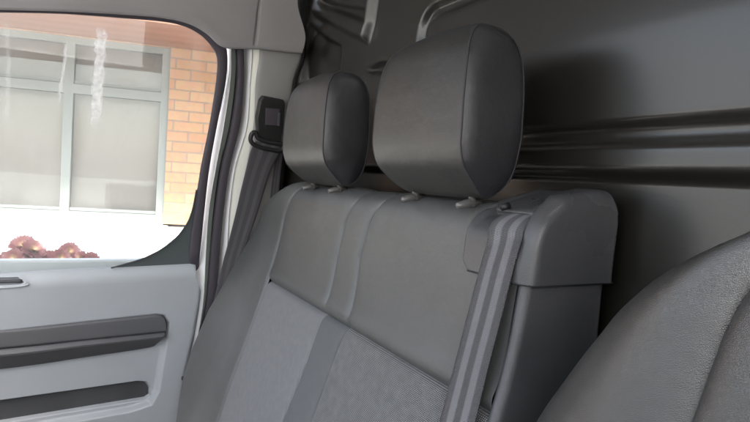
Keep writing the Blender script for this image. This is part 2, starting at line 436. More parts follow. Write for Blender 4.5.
# ================================================================== the van
def doorx(z, d=0.0): return -1.6 + d + .2*(z-1.5)
DN = (1, 0, -.2)
# ---- bulkhead
def bulk_base(x): return .605 - .065*sm((-1.2-x)/.4)
F1 = [(p[0], p[2]) for p in [(-1.4184, 0.568, 2.2599), (-1.1613, 0.605, 2.194), (-1.1753, 0.605, 2.1201), (-1.1946, 0.605, 2.0801), (-1.3091, 0.5931, 2.1293), (-1.4335, 0.5644, 2.1919)]]
F2 = [(p[0], p[2]) for p in [(-1.4676, 0.5566, 2.1658), (-1.4051, 0.5713, 2.1266), (-1.3255, 0.5898, 2.0868), (-1.3333, 0.5882, 1.9991), (-1.4955, 0.551, 2.0084), (-1.5117, 0.5481, 2.1044)]]
F3 = [(p[0], p[2]) for p in [(-1.2004, 0.605, 2.0132), (-1.1421, 0.605, 2.0207), (-1.0686, 0.605, 2.0116), (-1.0923, 0.605, 1.9935), (-1.1582, 0.605, 1.9981)]]
F4 = [(p[0], p[2]) for p in [(-1.3967, 0.5733, 2.2138), (-1.1895, 0.605, 2.1509), (-1.1899, 0.605, 2.1186), (-1.378, 0.5778, 2.1947)]]
def rrect(x, z, x0, x1, z0, z1, r):
    cx, cz = (x0+x1)/2, (z0+z1)/2
    qx, qz = abs(x-cx)-(x1-x0)/2+r, abs(z-cz)-(z1-z0)/2+r
    return math.hypot(max(qx, 0), max(qz, 0)) + min(max(qx, qz), 0) - r
def bulk_y(x, z):
    y = bulk_base(x)
    d = abs(rrect(x, z, -.963, .42, 1.831, 2.087, .040))
    y += .013*sm((.0175-d)/.010)
    d2 = rrect(x, z, -.963, .42, 1.831, 2.087, .040)
    y -= .004*sm(-d2/.15)
    y += .022*sm((1.786-z)/.013)
    y += .012*sm((.010-abs(z-1.52))/.008)*sm((x+1.3)/.1)
    if x < -1.1 and z > 1.9:
        y -= .022*sm((-sdp(x, z, F1)+.012)/.02)
        y += .016*sm((-sdp(x, z, F4)+.006)/.014)
        y += .024*sm((-sdp(x, z, F2)+.008)/.016)
        y += .014*sm((-sdp(x, z, F3)+.005)/.012)
    y += .0006*noise.noise(Vector((x*2, z*2, 0)))
    return y
m = new_mat('bulkhead_paint', (.017, .0155, .013), .36, .6, 0, .7, .24)
mottle(m, (.017, .0155, .013), .10, 4, 3, None, .34, .03)
vz = N(m, 'ShaderNodeTexNoise'); vz.inputs['Scale'].default_value = 400; lk(m, coord(m), vz.inputs['Vector']); bump(m, vz.outputs['Fac'], .0001)
M_bulk = m
sc_ = N(m, 'ShaderNodeTexNoise'); sc_.inputs['Scale'].default_value = 9; sc_.inputs['Detail'].default_value = 9; sc_.inputs['Roughness'].default_value = .75
mpp = N(m, 'ShaderNodeMapping'); mpp.inputs['Rotation'].default_value = (0, R(35), 0); mpp.inputs['Scale'].default_value = (1, 1, 14); lk(m, coord(m), mpp.inputs[0]); lk(m, mpp.outputs[0], sc_.inputs['Vector'])
mr_ = N(m, 'ShaderNodeMapRange'); mr_.inputs['From Min'].default_value = .66; mr_.inputs['From Max'].default_value = .74; mr_.inputs['To Min'].default_value = .24; mr_.inputs['To Max'].default_value = .55
lk(m, sc_.outputs['Fac'], mr_.inputs['Value']); lk(m, mr_.outputs[0], P(m).inputs['Coat Roughness'])
X0, X1, Z0, Z1 = -1.72, .42, .5, 2.34
bulk = grid('bulkhead', lambda u, v: (lerp(X0, X1, u), bulk_y(lerp(X0, X1, u), lerp(Z0, Z1, v)), lerp(Z0, Z1, v)), 400, 340, M_bulk, off=(-.65, .60, .5))
bulk.location = (-.65, .60, .5)
sol = bulk.modifiers.new('s', 'SOLIDIFY'); sol.thickness = -.0015; sol.offset = 0
tag(bulk, 'glossy dark grey stamped metal bulkhead with pressed grooves behind the seats', 'bulkhead')

# ---- headliner / roof lining
HB = [(-1.4708, -0.4871, 1.9961), (-1.4608, -0.2476, 2.0462), (-1.4572, -0.1452, 2.0641), (-1.4535, -0.0343, 2.0824), (-1.4502, 0.0862, 2.0991), (-1.4483, 0.1839, 2.1087), (-1.4488, 0.2419, 2.1058), (-1.4518, 0.2839, 2.0911), (-1.4559, 0.3154, 2.0704), (-1.457, 0.3411, 2.065), (-1.4559, 0.3816, 2.0704), (-1.4547, 0.4259, 2.0765), (-1.4541, 0.4745, 2.0794), (-1.4531, 0.5387, 2.0847)]
HBc = catmull(HB, 6)
HB_e = HBc[-1]
def hl(u, v):
    i = u*(len(HBc)-1); k = int(min(i, len(HBc)-2)); b = HBc[k].lerp(HBc[k+1], i-k)
    zr = 2.34
    # quarter-curve: up along the lean then over to the roof
    t = v
    H = zr - b.z
    if t < .06:
        a = t/.06*math.pi/2
        off = .008*math.sin(a); dz = .010*(1-math.cos(a))
        return (b.x-.010+off, b.y, b.z+dz)
    t = (t-.06)/.94
    if t < .6:
        a = t/.6*math.pi/2
        x = b.x - .002 + .20*(1-math.cos(a)) + .02*math.sin(a); z = b.z+.01+(H-.01)*math.sin(a)
    else:
        x = b.x + .218 + (t-.6)/.4*2.0; z = zr
    # sewn seam between the side panel and the rear panel
    g = abs(b.y - SEAMY - .02*(z-b.z))
    dd = .006*max(0, 1-g/.006)**.7 if g < .006 and z < zr else 0
    bul = .003*math.sin(min(1, g/.05)*math.pi/2)
    yy = b.y
    # wavy cut rear edge
    if u > .8: yy -= (.034*sm((z-b.z-.03)/.10) - .004*math.sin((z-b.z)*30))*(u-.8)/.2
    return (x - dd + bul, yy, z)
SEAMY = [(-1.4509, 0.4077, 2.0957)][0][1]
M_headl2 = M_headl
hlo = grid('headliner', hl, 420, 90, M_headl, off=(-1.4, 0, 2.05), flip=False); hlo.location = (-1.4, 0, 2.05)
sol = hlo.modifiers.new('s', 'SOLIDIFY'); sol.thickness = .004; sol.offset = -1
tag(hlo, 'light grey cloth headliner curving over the door opening', 'headliner')
# rear strip of the roof lining over the seats, back to the bulkhead
roof = wallbox('roof_lining', -1.60, .42, -.45, .598, 2.345, 2.36, M_headl, None); tag(roof, 'flat grey roof lining over the cab, out of view above the headrests', 'roof lining')

# ---- door
door = empty('van_door', (-1.6, .1, .9), 'open-windowed grey trimmed van door with white frame around its side glass', 'door')
door['label'] = 'van passenger door with light grey panel, dark armrest strip and large side glass'
OFF = door.location
def B3(k, d, pts): return pts
# glass pane outline (behind the seals)
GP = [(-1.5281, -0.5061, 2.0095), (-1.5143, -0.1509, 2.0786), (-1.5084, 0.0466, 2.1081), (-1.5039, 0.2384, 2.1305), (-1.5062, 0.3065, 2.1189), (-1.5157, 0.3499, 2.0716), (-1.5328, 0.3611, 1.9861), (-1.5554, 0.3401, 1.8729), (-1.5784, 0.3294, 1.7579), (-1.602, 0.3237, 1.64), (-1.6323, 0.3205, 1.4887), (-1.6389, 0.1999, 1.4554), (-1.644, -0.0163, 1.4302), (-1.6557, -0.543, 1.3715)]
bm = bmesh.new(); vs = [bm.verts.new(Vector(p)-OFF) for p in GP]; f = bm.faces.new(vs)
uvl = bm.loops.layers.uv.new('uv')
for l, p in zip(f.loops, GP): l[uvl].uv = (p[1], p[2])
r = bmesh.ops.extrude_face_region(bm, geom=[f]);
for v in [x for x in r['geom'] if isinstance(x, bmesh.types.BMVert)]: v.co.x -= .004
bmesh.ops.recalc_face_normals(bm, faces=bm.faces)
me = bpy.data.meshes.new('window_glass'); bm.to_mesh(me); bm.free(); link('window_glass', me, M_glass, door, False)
# black inner seal around the glass: from the top left, round the corner, down to the belt line
ribbon('window_seal',
  [(-1.5125, -0.5008, 1.9974), (-1.5023, -0.2546, 2.0484), (-1.4989, -0.1491, 2.0656), (-1.4951, -0.0351, 2.0846), (-1.4922, 0.0891, 2.0988), (-1.4903, 0.1898, 2.1083), (-1.4909, 0.2397, 2.1057), (-1.4937, 0.2801, 2.0913), (-1.4986, 0.31, 2.067), (-1.5041, 0.3254, 2.0397), (-1.5161, 0.3273, 1.9794), (-1.538, 0.3206, 1.8698), (-1.5607, 0.3085, 1.7566), (-1.5839, 0.3014, 1.6406), (-1.5986, 0.2969, 1.5669), (-1.6113, 0.2981, 1.5035)] + [(-1.6537, 0.3093, 1.4564)],
  [(-1.5114, -0.5005, 2.0029), (-1.5011, -0.2545, 2.0543), (-1.4972, -0.1492, 2.0738), (-1.4935, -0.0353, 2.0927), (-1.49, 0.0885, 2.1099), (-1.4875, 0.1911, 2.1225), (-1.4867, 0.2501, 2.1265), (-1.4892, 0.3005, 2.1142), (-1.4948, 0.3363, 2.0862), (-1.5023, 0.3491, 2.0484), (-1.5155, 0.3505, 1.9826), (-1.5377, 0.3389, 1.8717), (-1.5604, 0.3296, 1.7581), (-1.5837, 0.3268, 1.6415), (-1.6008, 0.3263, 1.5558), (-1.6113, 0.3254, 1.5033)] + [(-1.6538, 0.3346, 1.4559)],
  DN, .012, M_rubber, door, .004, OFF)
# dark corner glazing with its curved edge
CG = [(-1.5775, 0.3073, 1.7126), (-1.5819, 0.3026, 1.6903), (-1.5909, 0.2971, 1.6454), (-1.5989, 0.2871, 1.6057), (-1.6069, 0.2638, 1.5656), (-1.6143, 0.2248, 1.5284), (-1.6199, 0.1756, 1.5003), (-1.6248, 0.1055, 1.4759), (-1.6274, 0.1983, 1.463), (-1.6267, 0.315, 1.4667), (-1.5953, 0.3178, 1.6235), (-1.584, 0.3155, 1.6798)]
bm = bmesh.new(); vs = [bm.verts.new(Vector(p)-OFF) for p in CG]; f = bm.faces.new(vs)
r = bmesh.ops.extrude_face_region(bm, geom=[f])
for v in [x for x in r['geom'] if isinstance(x, bmesh.types.BMVert)]: v.co.x -= .006
bmesh.ops.recalc_face_normals(bm, faces=bm.faces)
me = bpy.data.meshes.new('corner_glazing'); bm.to_mesh(me); bm.free(); link('corner_glazing', me, M_blackglass, door, False)
tube('corner_trim', catmull([(-1.5708, 0.3002, 1.6961), (-1.5808, 0.2952, 1.6461), (-1.5887, 0.2853, 1.6066), (-1.5967, 0.2621, 1.5667), (-1.604, 0.2233, 1.5298), (-1.6096, 0.1745, 1.5019), (-1.6144, 0.1, 1.4778)], 6), .0022, M_dark, door, 8, OFF)
# white painted frame, green grey door edge
ribbon('door_frame',
  [(-1.5192, 0.2907, 2.134), (-1.5243, 0.3421, 2.1084), (-1.535, 0.3581, 2.0551), (-1.5485, 0.3581, 1.9876), (-1.5712, 0.3449, 1.8742), (-1.5944, 0.3354, 1.7582), (-1.6182, 0.3298, 1.6389), (-1.6428, 0.3239, 1.5159), (-1.6719, 0.311, 1.3707), (-1.7, 0.2997, 1.23), (-1.736, 0.2964, 1.0501)],
  [(-1.4836, 0.2954, 2.1422), (-1.4904, 0.347, 2.1078), (-1.502, 0.3582, 2.0498), (-1.5152, 0.3623, 1.9842), (-1.5373, 0.3574, 1.8737), (-1.5601, 0.347, 1.7593), (-1.5836, 0.339, 1.6419), (-1.6078, 0.3418, 1.5209), (-1.6366, 0.3477, 1.3768), (-1.6646, 0.3416, 1.2369), (-1.7001, 0.3306, 1.0593)],
  DN, .02, M_white, door, .002, OFF)
ribbon('door_edge',
  [(-1.5018, 0.3523, 2.111), (-1.5136, 0.3609, 2.0521), (-1.5268, 0.365, 1.986), (-1.5491, 0.3601, 1.8746), (-1.5721, 0.3496, 1.7594), (-1.5958, 0.3416, 1.641), (-1.6202, 0.3444, 1.5191), (-1.6492, 0.3504, 1.374), (-1.6774, 0.3442, 1.2329), (-1.7132, 0.3332, 1.054)],
  [(-1.511, 0.3649, 2.1151), (-1.5228, 0.3764, 2.0561), (-1.5361, 0.3807, 1.9893), (-1.5586, 0.3773, 1.877), (-1.582, 0.3614, 1.7601), (-1.6058, 0.3562, 1.6408), (-1.6305, 0.3579, 1.5176), (-1.6598, 0.3613, 1.3712), (-1.6882, 0.3522, 1.2291), (-1.7243, 0.3412, 1.0487)],
  DN, .03, M_greenpaint, door, .001, OFF)
# door trim panel as a height field over (y, z)
TOPL = [(-1.609, -0.3145, 1.4551), (-1.6071, -0.1434, 1.4644), (-1.6053, -0.017, 1.4734), (-1.6037, 0.1451, 1.4816), (-1.6024, 0.2986, 1.488)]
def ztop(y): return interp(y, [p[1] for p in TOPL], [p[2] for p in TOPL])
EDGE = [(-1.6024, 0.3176, 1.4878), (-1.612, 0.3369, 1.4402), (-1.624, 0.3381, 1.38), (-1.6454, 0.3305, 1.2729), (-1.6673, 0.3171, 1.1635), (-1.6866, 0.3107, 1.0671), (-1.7133, 0.3097, 0.9335)]
def yedge(z): return interp(-z, [-p[2] for p in EDGE], [p[1] for p in EDGE])
yz = lambda pts: [(p[1], p[2]) for p in pts]
RECESS = yz([(-1.6302, -0.5032, 1.3492), (-1.6354, -0.1424, 1.3229), (-1.6306, 0.2192, 1.3471), (-1.6315, 0.2458, 1.3426), (-1.6365, 0.261, 1.3177), (-1.6565, 0.2549, 1.2173), (-1.6796, 0.2467, 1.1018), (-1.6881, 0.2278, 1.0595), (-1.6908, 0.1699, 1.0459), (-1.6945, -0.1401, 1.0273), (-1.6984, -0.5211, 1.0079)])
POCKET = yz([(-1.6988, -0.5222, 1.1061), (-1.6954, -0.1427, 1.1229), (-1.6924, 0.1874, 1.138), (-1.6936, 0.2118, 1.1319), (-1.6981, 0.2241, 1.1097), (-1.7033, 0.2258, 1.0837), (-1.7054, 0.2102, 1.073), (-1.7093, -0.1422, 1.0533), (-1.7141, -0.5262, 1.0295)])
HAND = yz([(-1.6088, -0.2598, 1.4561), (-1.6084, -0.1434, 1.458), (-1.6083, -0.1065, 1.4584), (-1.6112, -0.0917, 1.4438), (-1.6122, -0.1021, 1.4389), (-1.6137, -0.2601, 1.4316)])
def pdepth(y, z):
    d = 0.0
    s = sdp(y, z, RECESS); d += .020*sm(-s/.016)
    s2 = sdp(y, z, POCKET); d += .020*sm(-s2/.007)
    s3 = sdp(y, z, HAND); d += .015*sm(-s3/.006) - .003*math.exp(-(s3/.006)**2)
    return d
VV = {}; Vp = []; Fp = []; Fk = []
NY, NZ = 260, 300
for j in range(NZ+1):
    for i in range(NY+1):
        v = j/NZ; z = lerp(.98, 1.53, v)
        u = i/NY
        ye = yedge(z); y = lerp(-.42, ye, u**.9)
        zt = ztop(y); zz = lerp(.98, zt, v); z = zz
        ye = yedge(z); 
        zc = zt - z
        yc = ye - y
        # rounded upper shelf and rear edge
        rx = .045; ry = .012
        back = 0
        if zc < rx: back += .030*(1-math.sqrt(max(0, 1-((rx-zc)/rx)**2)))
        if yc < ry: back += .012*(1-math.sqrt(max(0, 1-((ry-yc)/ry)**2)))
        x = doorx(z) - back - pdepth(y, z)
        Vp.append(Vector((x, y, z))-OFF)
for j in range(NZ):
    for i in range(NY):
        a = j*(NY+1)+i; q = (a, a+1, a+NY+2, a+NY+1)
        c = (Vp[q[0]]+Vp[q[2]])/2 + OFF
        Fp.append(q)
panel = mesh('door_panel', Vp, Fp, M_panel, door)
PK = [(-1.7166, -0.5276, 1.097), (-1.7141, -0.27, 1.1093), (-1.713, -0.1442, 1.1151), (-1.7117, -0.0074, 1.1213), (-1.7107, 0.1161, 1.1267), (-1.71, 0.1841, 1.1299), (-1.7109, 0.2059, 1.1256), (-1.714, 0.2218, 1.1102), (-1.718, 0.2259, 1.0902), (-1.7206, 0.2171, 1.0768), (-1.7218, 0.1875, 1.0712), (-1.7227, 0.119, 1.0667), (-1.7242, -0.0055, 1.0588), (-1.7256, -0.1437, 1.0521), (-1.7271, -0.2708, 1.0446), (-1.7305, -0.5313, 1.0274)]
bm = bmesh.new(); vs = [bm.verts.new(Vector(p)-OFF) for p in PK]; f = bm.faces.new(vs)
r = bmesh.ops.extrude_face_region(bm, geom=[f])
for v in [x for x in r['geom'] if isinstance(x, bmesh.types.BMVert)]: v.co.x -= .012
bmesh.ops.recalc_face_normals(bm, faces=bm.faces)
me = bpy.data.meshes.new('door_pocket'); bm.to_mesh(me); bm.free(); link('door_pocket', me, M_pocket, panel, False)
# top return of the panel towards the glass
grid('panel_ledge', lambda u, v: (doorx(ztop(lerp(-.42, .30, u)), -.03-.03*v), lerp(-.42, .30, u), ztop(lerp(-.42, .30, u))-.0005-.03*v), 40, 3, M_panel, panel, off=OFF)
# outer skin of the door below the glass
bevbox('outer_skin', Vector((doorx(1.2)-.11, -.05, 1.15))-OFF, (.03, .78, .66), M_white, door, .008)
# armrest: dark face, pale ledge, dark underside
ribbon('armrest',
  [(-1.632, -0.5035, 1.3202), (-1.6317, -0.142, 1.3214), (-1.6298, 0.0329, 1.3309), (-1.6279, 0.178, 1.3403), (-1.6276, 0.2216, 1.3421), (-1.629, 0.2378, 1.3352), (-1.6315, 0.2467, 1.3227)],
  [(-1.6359, -0.5042, 1.2705), (-1.6347, -0.1411, 1.2764), (-1.6334, 0.0345, 1.2832), (-1.6322, 0.1805, 1.2889), (-1.6318, 0.2244, 1.2909), (-1.6316, 0.2401, 1.2918), (-1.6315, 0.2488, 1.2927)],
  DN, .03, M_dark2, panel, .001, OFF)
arm2 = ribbon('armrest_ledge',
  [(-1.6342, -0.5037, 1.2688), (-1.6334, -0.1408, 1.273), (-1.6318, 0.0346, 1.281), (-1.6307, 0.1805, 1.2865), (-1.6301, 0.248, 1.2894)],
  [(-1.626, -0.501, 1.2602), (-1.6257, -0.1398, 1.2614), (-1.6237, 0.0348, 1.2713), (-1.6225, 0.18, 1.2777), (-1.6217, 0.2445, 1.2814)],
  DN, .03, M_dark2, panel, .001, OFF)
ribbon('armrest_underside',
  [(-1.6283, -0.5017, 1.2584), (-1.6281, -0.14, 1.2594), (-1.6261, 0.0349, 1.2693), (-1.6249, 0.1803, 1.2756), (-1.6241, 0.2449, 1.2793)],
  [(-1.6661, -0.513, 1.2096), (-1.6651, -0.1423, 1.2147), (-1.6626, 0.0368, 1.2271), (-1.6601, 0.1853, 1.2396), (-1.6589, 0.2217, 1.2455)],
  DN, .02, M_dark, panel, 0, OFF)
# release handle at the left
HP = [(-1.6149, -0.2606, 1.4455), (-1.6143, -0.1437, 1.4484), (-1.6143, -0.0983, 1.4484)]
tube('release_handle', catmull(HP, 4), .0045, M_dark, panel, 10, OFF)
tube('handle_bezel', catmull([(-1.6126, -0.2598, 1.4271), (-1.6114, -0.143, 1.4329), (-1.6107, -0.0977, 1.4366), (-1.6097, -0.0831, 1.4413)], 5), .0022, M_panel, panel, 8, OFF)
# latch hardware on the rear edge
l1 = [(-1.6721, 0.305, 1.1393), (-1.6774, 0.3099, 1.1128), (-1.6892, 0.3089, 1.0542)]
for p in l1: bevbox('latch', Vector(p)-OFF+Vector((0, .004, 0)), (.016, .012, .012), M_black, door, .003)

# ---- body side: seals, painted aperture, pillar trim
pil = empty('door_pillar', (-1.55, .45, .9), 'grey plastic trimmed pillar behind the door opening with white painted edge', 'pillar')
PO = pil.location
ribbon('gap_dark_strip',  # black strip put in for the darkness of the open door gap
  [(-1.5148, 0.3626, 2.1259), (-1.5286, 0.3752, 2.0569), (-1.542, 0.3808, 1.99), (-1.5645, 0.3773, 1.8773), (-1.588, 0.3614, 1.7601), (-1.6119, 0.3561, 1.6403), (-1.6367, 0.3578, 1.5167), (-1.666, 0.3612, 1.3698), (-1.6946, 0.3536, 1.2271), (-1.7308, 0.3425, 1.0461)],
  [(-1.5144, 0.3731, 2.1278), (-1.5283, 0.3858, 2.0585), (-1.5417, 0.3929, 1.9917), (-1.5643, 0.3883, 1.8784), (-1.5878, 0.3724, 1.7608), (-1.6119, 0.3673, 1.6407), (-1.6367, 0.3678, 1.5167), (-1.6661, 0.3699, 1.3694), (-1.6947, 0.3624, 1.2264), (-1.7311, 0.3546, 1.0444)],
  DN, .05, M_black, pil, 0, PO)
ribbon('door_seal',
  [(-1.4974, 0.3663, 2.1231), (-1.5112, 0.3762, 2.0542), (-1.5244, 0.3818, 1.988), (-1.5467, 0.3785, 1.8764), (-1.5699, 0.3627, 1.7603), (-1.5936, 0.3576, 1.6418), (-1.6181, 0.3566, 1.5194), (-1.6472, 0.3586, 1.3741), (-1.6754, 0.351, 1.2329), (-1.7113, 0.3416, 1.0536)],
  [(-1.4967, 0.3844, 2.1263), (-1.5106, 0.3947, 2.0571), (-1.5238, 0.4019, 1.9908), (-1.5462, 0.403, 1.879), (-1.5696, 0.3874, 1.7621), (-1.5935, 0.3827, 1.6426), (-1.6181, 0.3835, 1.5193), (-1.6474, 0.386, 1.3728), (-1.6759, 0.3789, 1.2305), (-1.712, 0.3685, 1.0498)],
  DN, .03, M_rubber, pil, .006, PO)
ribbon('painted_flange',
  [(-1.5234, 0.3913, 2.133), (-1.5375, 0.4017, 2.0626), (-1.551, 0.4077, 1.9949), (-1.5738, 0.4088, 1.8811), (-1.5976, 0.3929, 1.7622), (-1.6219, 0.3881, 1.6407), (-1.647, 0.3888, 1.5152), (-1.6768, 0.3914, 1.3662), (-1.7057, 0.3827, 1.2215)],
  [(-1.4845, 0.405, 2.1276), (-1.4984, 0.4129, 2.0581), (-1.5118, 0.4149, 1.9912), (-1.534, 0.4191, 1.88), (-1.5574, 0.3982, 1.763), (-1.5812, 0.3951, 1.644), (-1.6058, 0.4005, 1.5211), (-1.635, 0.4035, 1.3748), (-1.6635, 0.3967, 1.2327)],
  DN, .03, M_white, pil, .002, PO)
ribbon('trim_edge',
  [(-1.4903, 0.4039, 2.1286), (-1.5042, 0.4118, 2.0589), (-1.5177, 0.4138, 1.9917), (-1.54, 0.4179, 1.8802), (-1.5634, 0.397, 1.7628), (-1.5873, 0.3952, 1.6435), (-1.612, 0.4006, 1.5202), (-1.6413, 0.4021, 1.3735), (-1.6698, 0.3953, 1.2309)],
  [(-1.478, 0.4245, 2.1299), (-1.4919, 0.4327, 2.0603), (-1.5055, 0.4296, 1.9925), (-1.5277, 0.4367, 1.8815), (-1.5509, 0.4329, 1.7655), (-1.575, 0.4175, 1.6452), (-1.5996, 0.419, 1.5219), (-1.629, 0.4255, 1.3752), (-1.6575, 0.4191, 1.2326)],
  DN, .03, M_cream, pil, .002, PO)
ribbon('pillar_trim',
  [(-1.4811, 0.4236, 2.1147), (-1.492, 0.43, 2.0599), (-1.5055, 0.4282, 1.9923), (-1.5277, 0.4354, 1.8814), (-1.551, 0.4273, 1.7651), (-1.575, 0.4147, 1.6451), (-1.5996, 0.4161, 1.5219), (-1.6289, 0.4225, 1.3753), (-1.6574, 0.4161, 1.2328)],
  [(-1.479, 0.5432, 2.1251), (-1.4883, 0.5468, 2.0783), (-1.5027, 0.5331, 2.0067), (-1.5257, 0.5337, 1.8916), (-1.5496, 0.5254, 1.772), (-1.5741, 0.5319, 1.6493), (-1.5997, 0.5264, 1.5217), (-1.6298, 0.5198, 1.3709), (-1.6589, 0.4991, 1.2256)],
  DN, .04, M_pillar, pil, .006, PO, 16)
# black strip standing in for the dark gap between trim and bulkhead
ribbon('rear_gap_dark',
  [(-1.4554, 0.5107, 2.2729), (-1.4701, 0.5207, 2.1996), (-1.4847, 0.5453, 2.1265), (-1.4931, 0.5482, 2.0847), (-1.5085, 0.5352, 2.0077), (-1.5316, 0.5358, 1.8922), (-1.5556, 0.5274, 1.772), (-1.5802, 0.534, 1.6489), (-1.6058, 0.5284, 1.5209)],
  [(-1.4629, 0.5558, 2.2853), (-1.4781, 0.5609, 2.2096), (-1.4937, 0.5633, 2.1314), (-1.5023, 0.5634, 2.0887), (-1.5176, 0.5562, 2.0118), (-1.5411, 0.5541, 1.8946), (-1.5654, 0.5459, 1.7732), (-1.5902, 0.5528, 1.6488), (-1.6161, 0.5505, 1.5194)],
  DN, .08, M_black, pil, .004, PO)
# body side panel behind/below (keeps the cab closed)
mesh('side_panel', [Vector(p)-PO for p in ((doorx(.6)-.06, .36, .6), (doorx(.6)-.06, .70, .6), (doorx(2.34)-.06, .70, 2.34), (doorx(2.34)-.06, .42, 2.34))], [(0, 1, 2, 3)], M_black, pil, False)

# ---- far seat belt: height adjuster, loop and webbing
fb = empty('seat_belt', (-1.5, .47, 1.9), 'dark grey seat belt hanging from its black adjuster on the door pillar', 'seat belt', 'seat belts')
FO = fb.location
def prism(name, outline, n, th, mat, parent, off, bev=.003):
    bm = bmesh.new(); n = Vector(n).normalized()
    vs = [bm.verts.new(Vector(p)-Vector(off)) for p in outline]; f = bm.faces.new(vs)
    r = bmesh.ops.extrude_face_region(bm, geom=[f])
    for v in [x for x in r['geom'] if isinstance(x, bmesh.types.BMVert)]: v.co -= n*th
    bmesh.ops.recalc_face_normals(bm, faces=bm.faces)
    if bev: bmesh.ops.bevel(bm, geom=bm.edges[:], offset=bev, segments=3, affect='EDGES', profile=.5)
    me = bpy.data.meshes.new(name); bm.to_mesh(me); bm.free()
    o = link(name, me, mat, parent, False); return o
prism('adjuster', [(-1.48, 0.4458, 1.9598), (-1.4807, 0.5023, 1.9564), (-1.4827, 0.5079, 1.9465), (-1.494, 0.5095, 1.8901), (-1.5039, 0.5086, 1.8407), (-1.5029, 0.4426, 1.8455), (-1.4919, 0.4335, 1.9006), (-1.4823, 0.4375, 1.9483)], DN, .026, M_black, fb, FO, .004)
prism('adjuster_button', [(-1.4832, 0.4541, 1.9291), (-1.4828, 0.4931, 1.9311), (-1.4918, 0.4961, 1.8858), (-1.4921, 0.4581, 1.8845)], DN, .006, M_rubber, fb, FO, .001)
prism('button_edge', [(-1.484, 0.4886, 1.9198), (-1.4839, 0.4956, 1.9206), (-1.4908, 0.4986, 1.886), (-1.491, 0.4915, 1.8852)], DN, .004, M_dark2, fb, FO, .0008)
lp = catmull([(-1.498, 0.4252, 1.8598), (-1.5013, 0.4216, 1.8435), (-1.5038, 0.4299, 1.8308), (-1.5053, 0.453, 1.8234), (-1.5061, 0.4847, 1.8193), (-1.5063, 0.5079, 1.8185), (-1.5042, 0.5167, 1.8289), (-1.5024, 0.5083, 1.8379), (-1.502, 0.4708, 1.8399), (-1.5004, 0.4418, 1.848), (-1.4978, 0.4347, 1.8608)], 5, True)
lp.append(lp[0].copy()); tube('belt_loop', lp, .0062, M_black, fb, 10, FO, False)
def strap(name, L, Rr, th, mat, parent, off, n):
    L = catmull(L, 8); Rr = catmull(Rr, 8); V = []; F = []; U = []; nc = 10; s = 0; n = Vector(n).normalized()
    for i in range(len(L)):
        if i: s += ((L[i]+Rr[i])/2 - (L[i-1]+Rr[i-1])/2).length
        for k in range(nc+1):
            t = k/nc; V.append(L[i].lerp(Rr[i], t) - Vector(off)); U.append((t, s))
    for i in range(len(L)-1):
        for k in range(nc):
            a = i*(nc+1)+k; F.append((a, a+1, a+nc+2, a+nc+1))
    o = mesh(name, V, F, mat, parent, True, U)
    q = o.modifiers.new('s', 'SOLIDIFY'); q.thickness = th; q.offset = 0
    return o
strap('webbing',
  [(-1.506, 0.4383, 1.8398), (-1.5111, 0.4273, 1.8145), (-1.521, 0.4204, 1.7649), (-1.5333, 0.4118, 1.7035), (-1.5446, 0.4053, 1.6471), (-1.5595, 0.3949, 1.5727), (-1.5746, 0.3829, 1.4972), (-1.5971, 0.3686, 1.3846)],
  [(-1.5036, 0.5061, 1.8322), (-1.5063, 0.5108, 1.8187), (-1.516, 0.4908, 1.7699), (-1.5274, 0.4776, 1.7128), (-1.5401, 0.4663, 1.6496), (-1.5564, 0.4482, 1.568), (-1.5717, 0.4336, 1.4913), (-1.5934, 0.4219, 1.3831)],
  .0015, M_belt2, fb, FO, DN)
strap('webbing_lower',
  [(-1.528, 0.504, 1.8101), (-1.5359, 0.5031, 1.7705), (-1.5485, 0.5021, 1.7075), (-1.5631, 0.5021, 1.6346), (-1.584, 0.4967, 1.5299)],
  [(-1.5251, 0.5234, 1.8145), (-1.5336, 0.5229, 1.7719), (-1.5462, 0.525, 1.7088), (-1.5609, 0.5283, 1.6356), (-1.582, 0.5263, 1.5302)],
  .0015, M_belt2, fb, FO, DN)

# ================================================================== bench seat
PROFILE = [(.10, .60), (.25, .92), (.345, 1.20), (.40, 1.36), (.44, 1.487), (.458, 1.56), (.468, 1.63), (.474, 1.68), (.482, 1.708), (.500, 1.727), (.530, 1.735), (.560, 1.728), (.58, 1.70), (.585, 1.60), (.56, 1.2), (.50, .7)]
pc = catmull([(0, y, z) for y, z in PROFILE], 12)
AR = [0.0]
for i in range(1, len(pc)): AR.append(AR[-1] + (pc[i]-pc[i-1]).length)
def prof(a):
    if a <= 0: return pc[0].copy(), Vector((0, -.94, .34))
    lo, hi = 0, len(AR)-1
    while hi-lo > 1:
        m_ = (lo+hi)//2
        if AR[m_] <= a: lo = m_
        else: hi = m_
    t = (a-AR[lo])/max(1e-9, AR[hi]-AR[lo]); p = pc[lo].lerp(pc[hi], min(1, t))
    q0 = pc[max(0, lo-1)]; q1 = pc[min(len(pc)-1, hi+1)]; tg = (q1-q0).normalized()
    return p, Vector((0, -tg.z, tg.y))
ATOP = AR[max(range(len(pc)), key=lambda i: pc[i].z)]
def a_of_z(z):
    for i in range(1, len(pc)):
        if pc[i].z >= z: return lerp(AR[i-1], AR[i], (z-pc[i-1].z)/max(1e-9, pc[i].z-pc[i-1].z))
        if pc[i].z < pc[i-1].z: break
    return ATOP
def line(pts):
    """seam line: x as a function of arc length on the backrest front"""
    q = sorted([(a_of_z(p[2]), p[0]) for p in pts]); xs = [a for a, b in q]; ys = [b for a, b in q]
    return lambda a: interp(a, xs, ys)
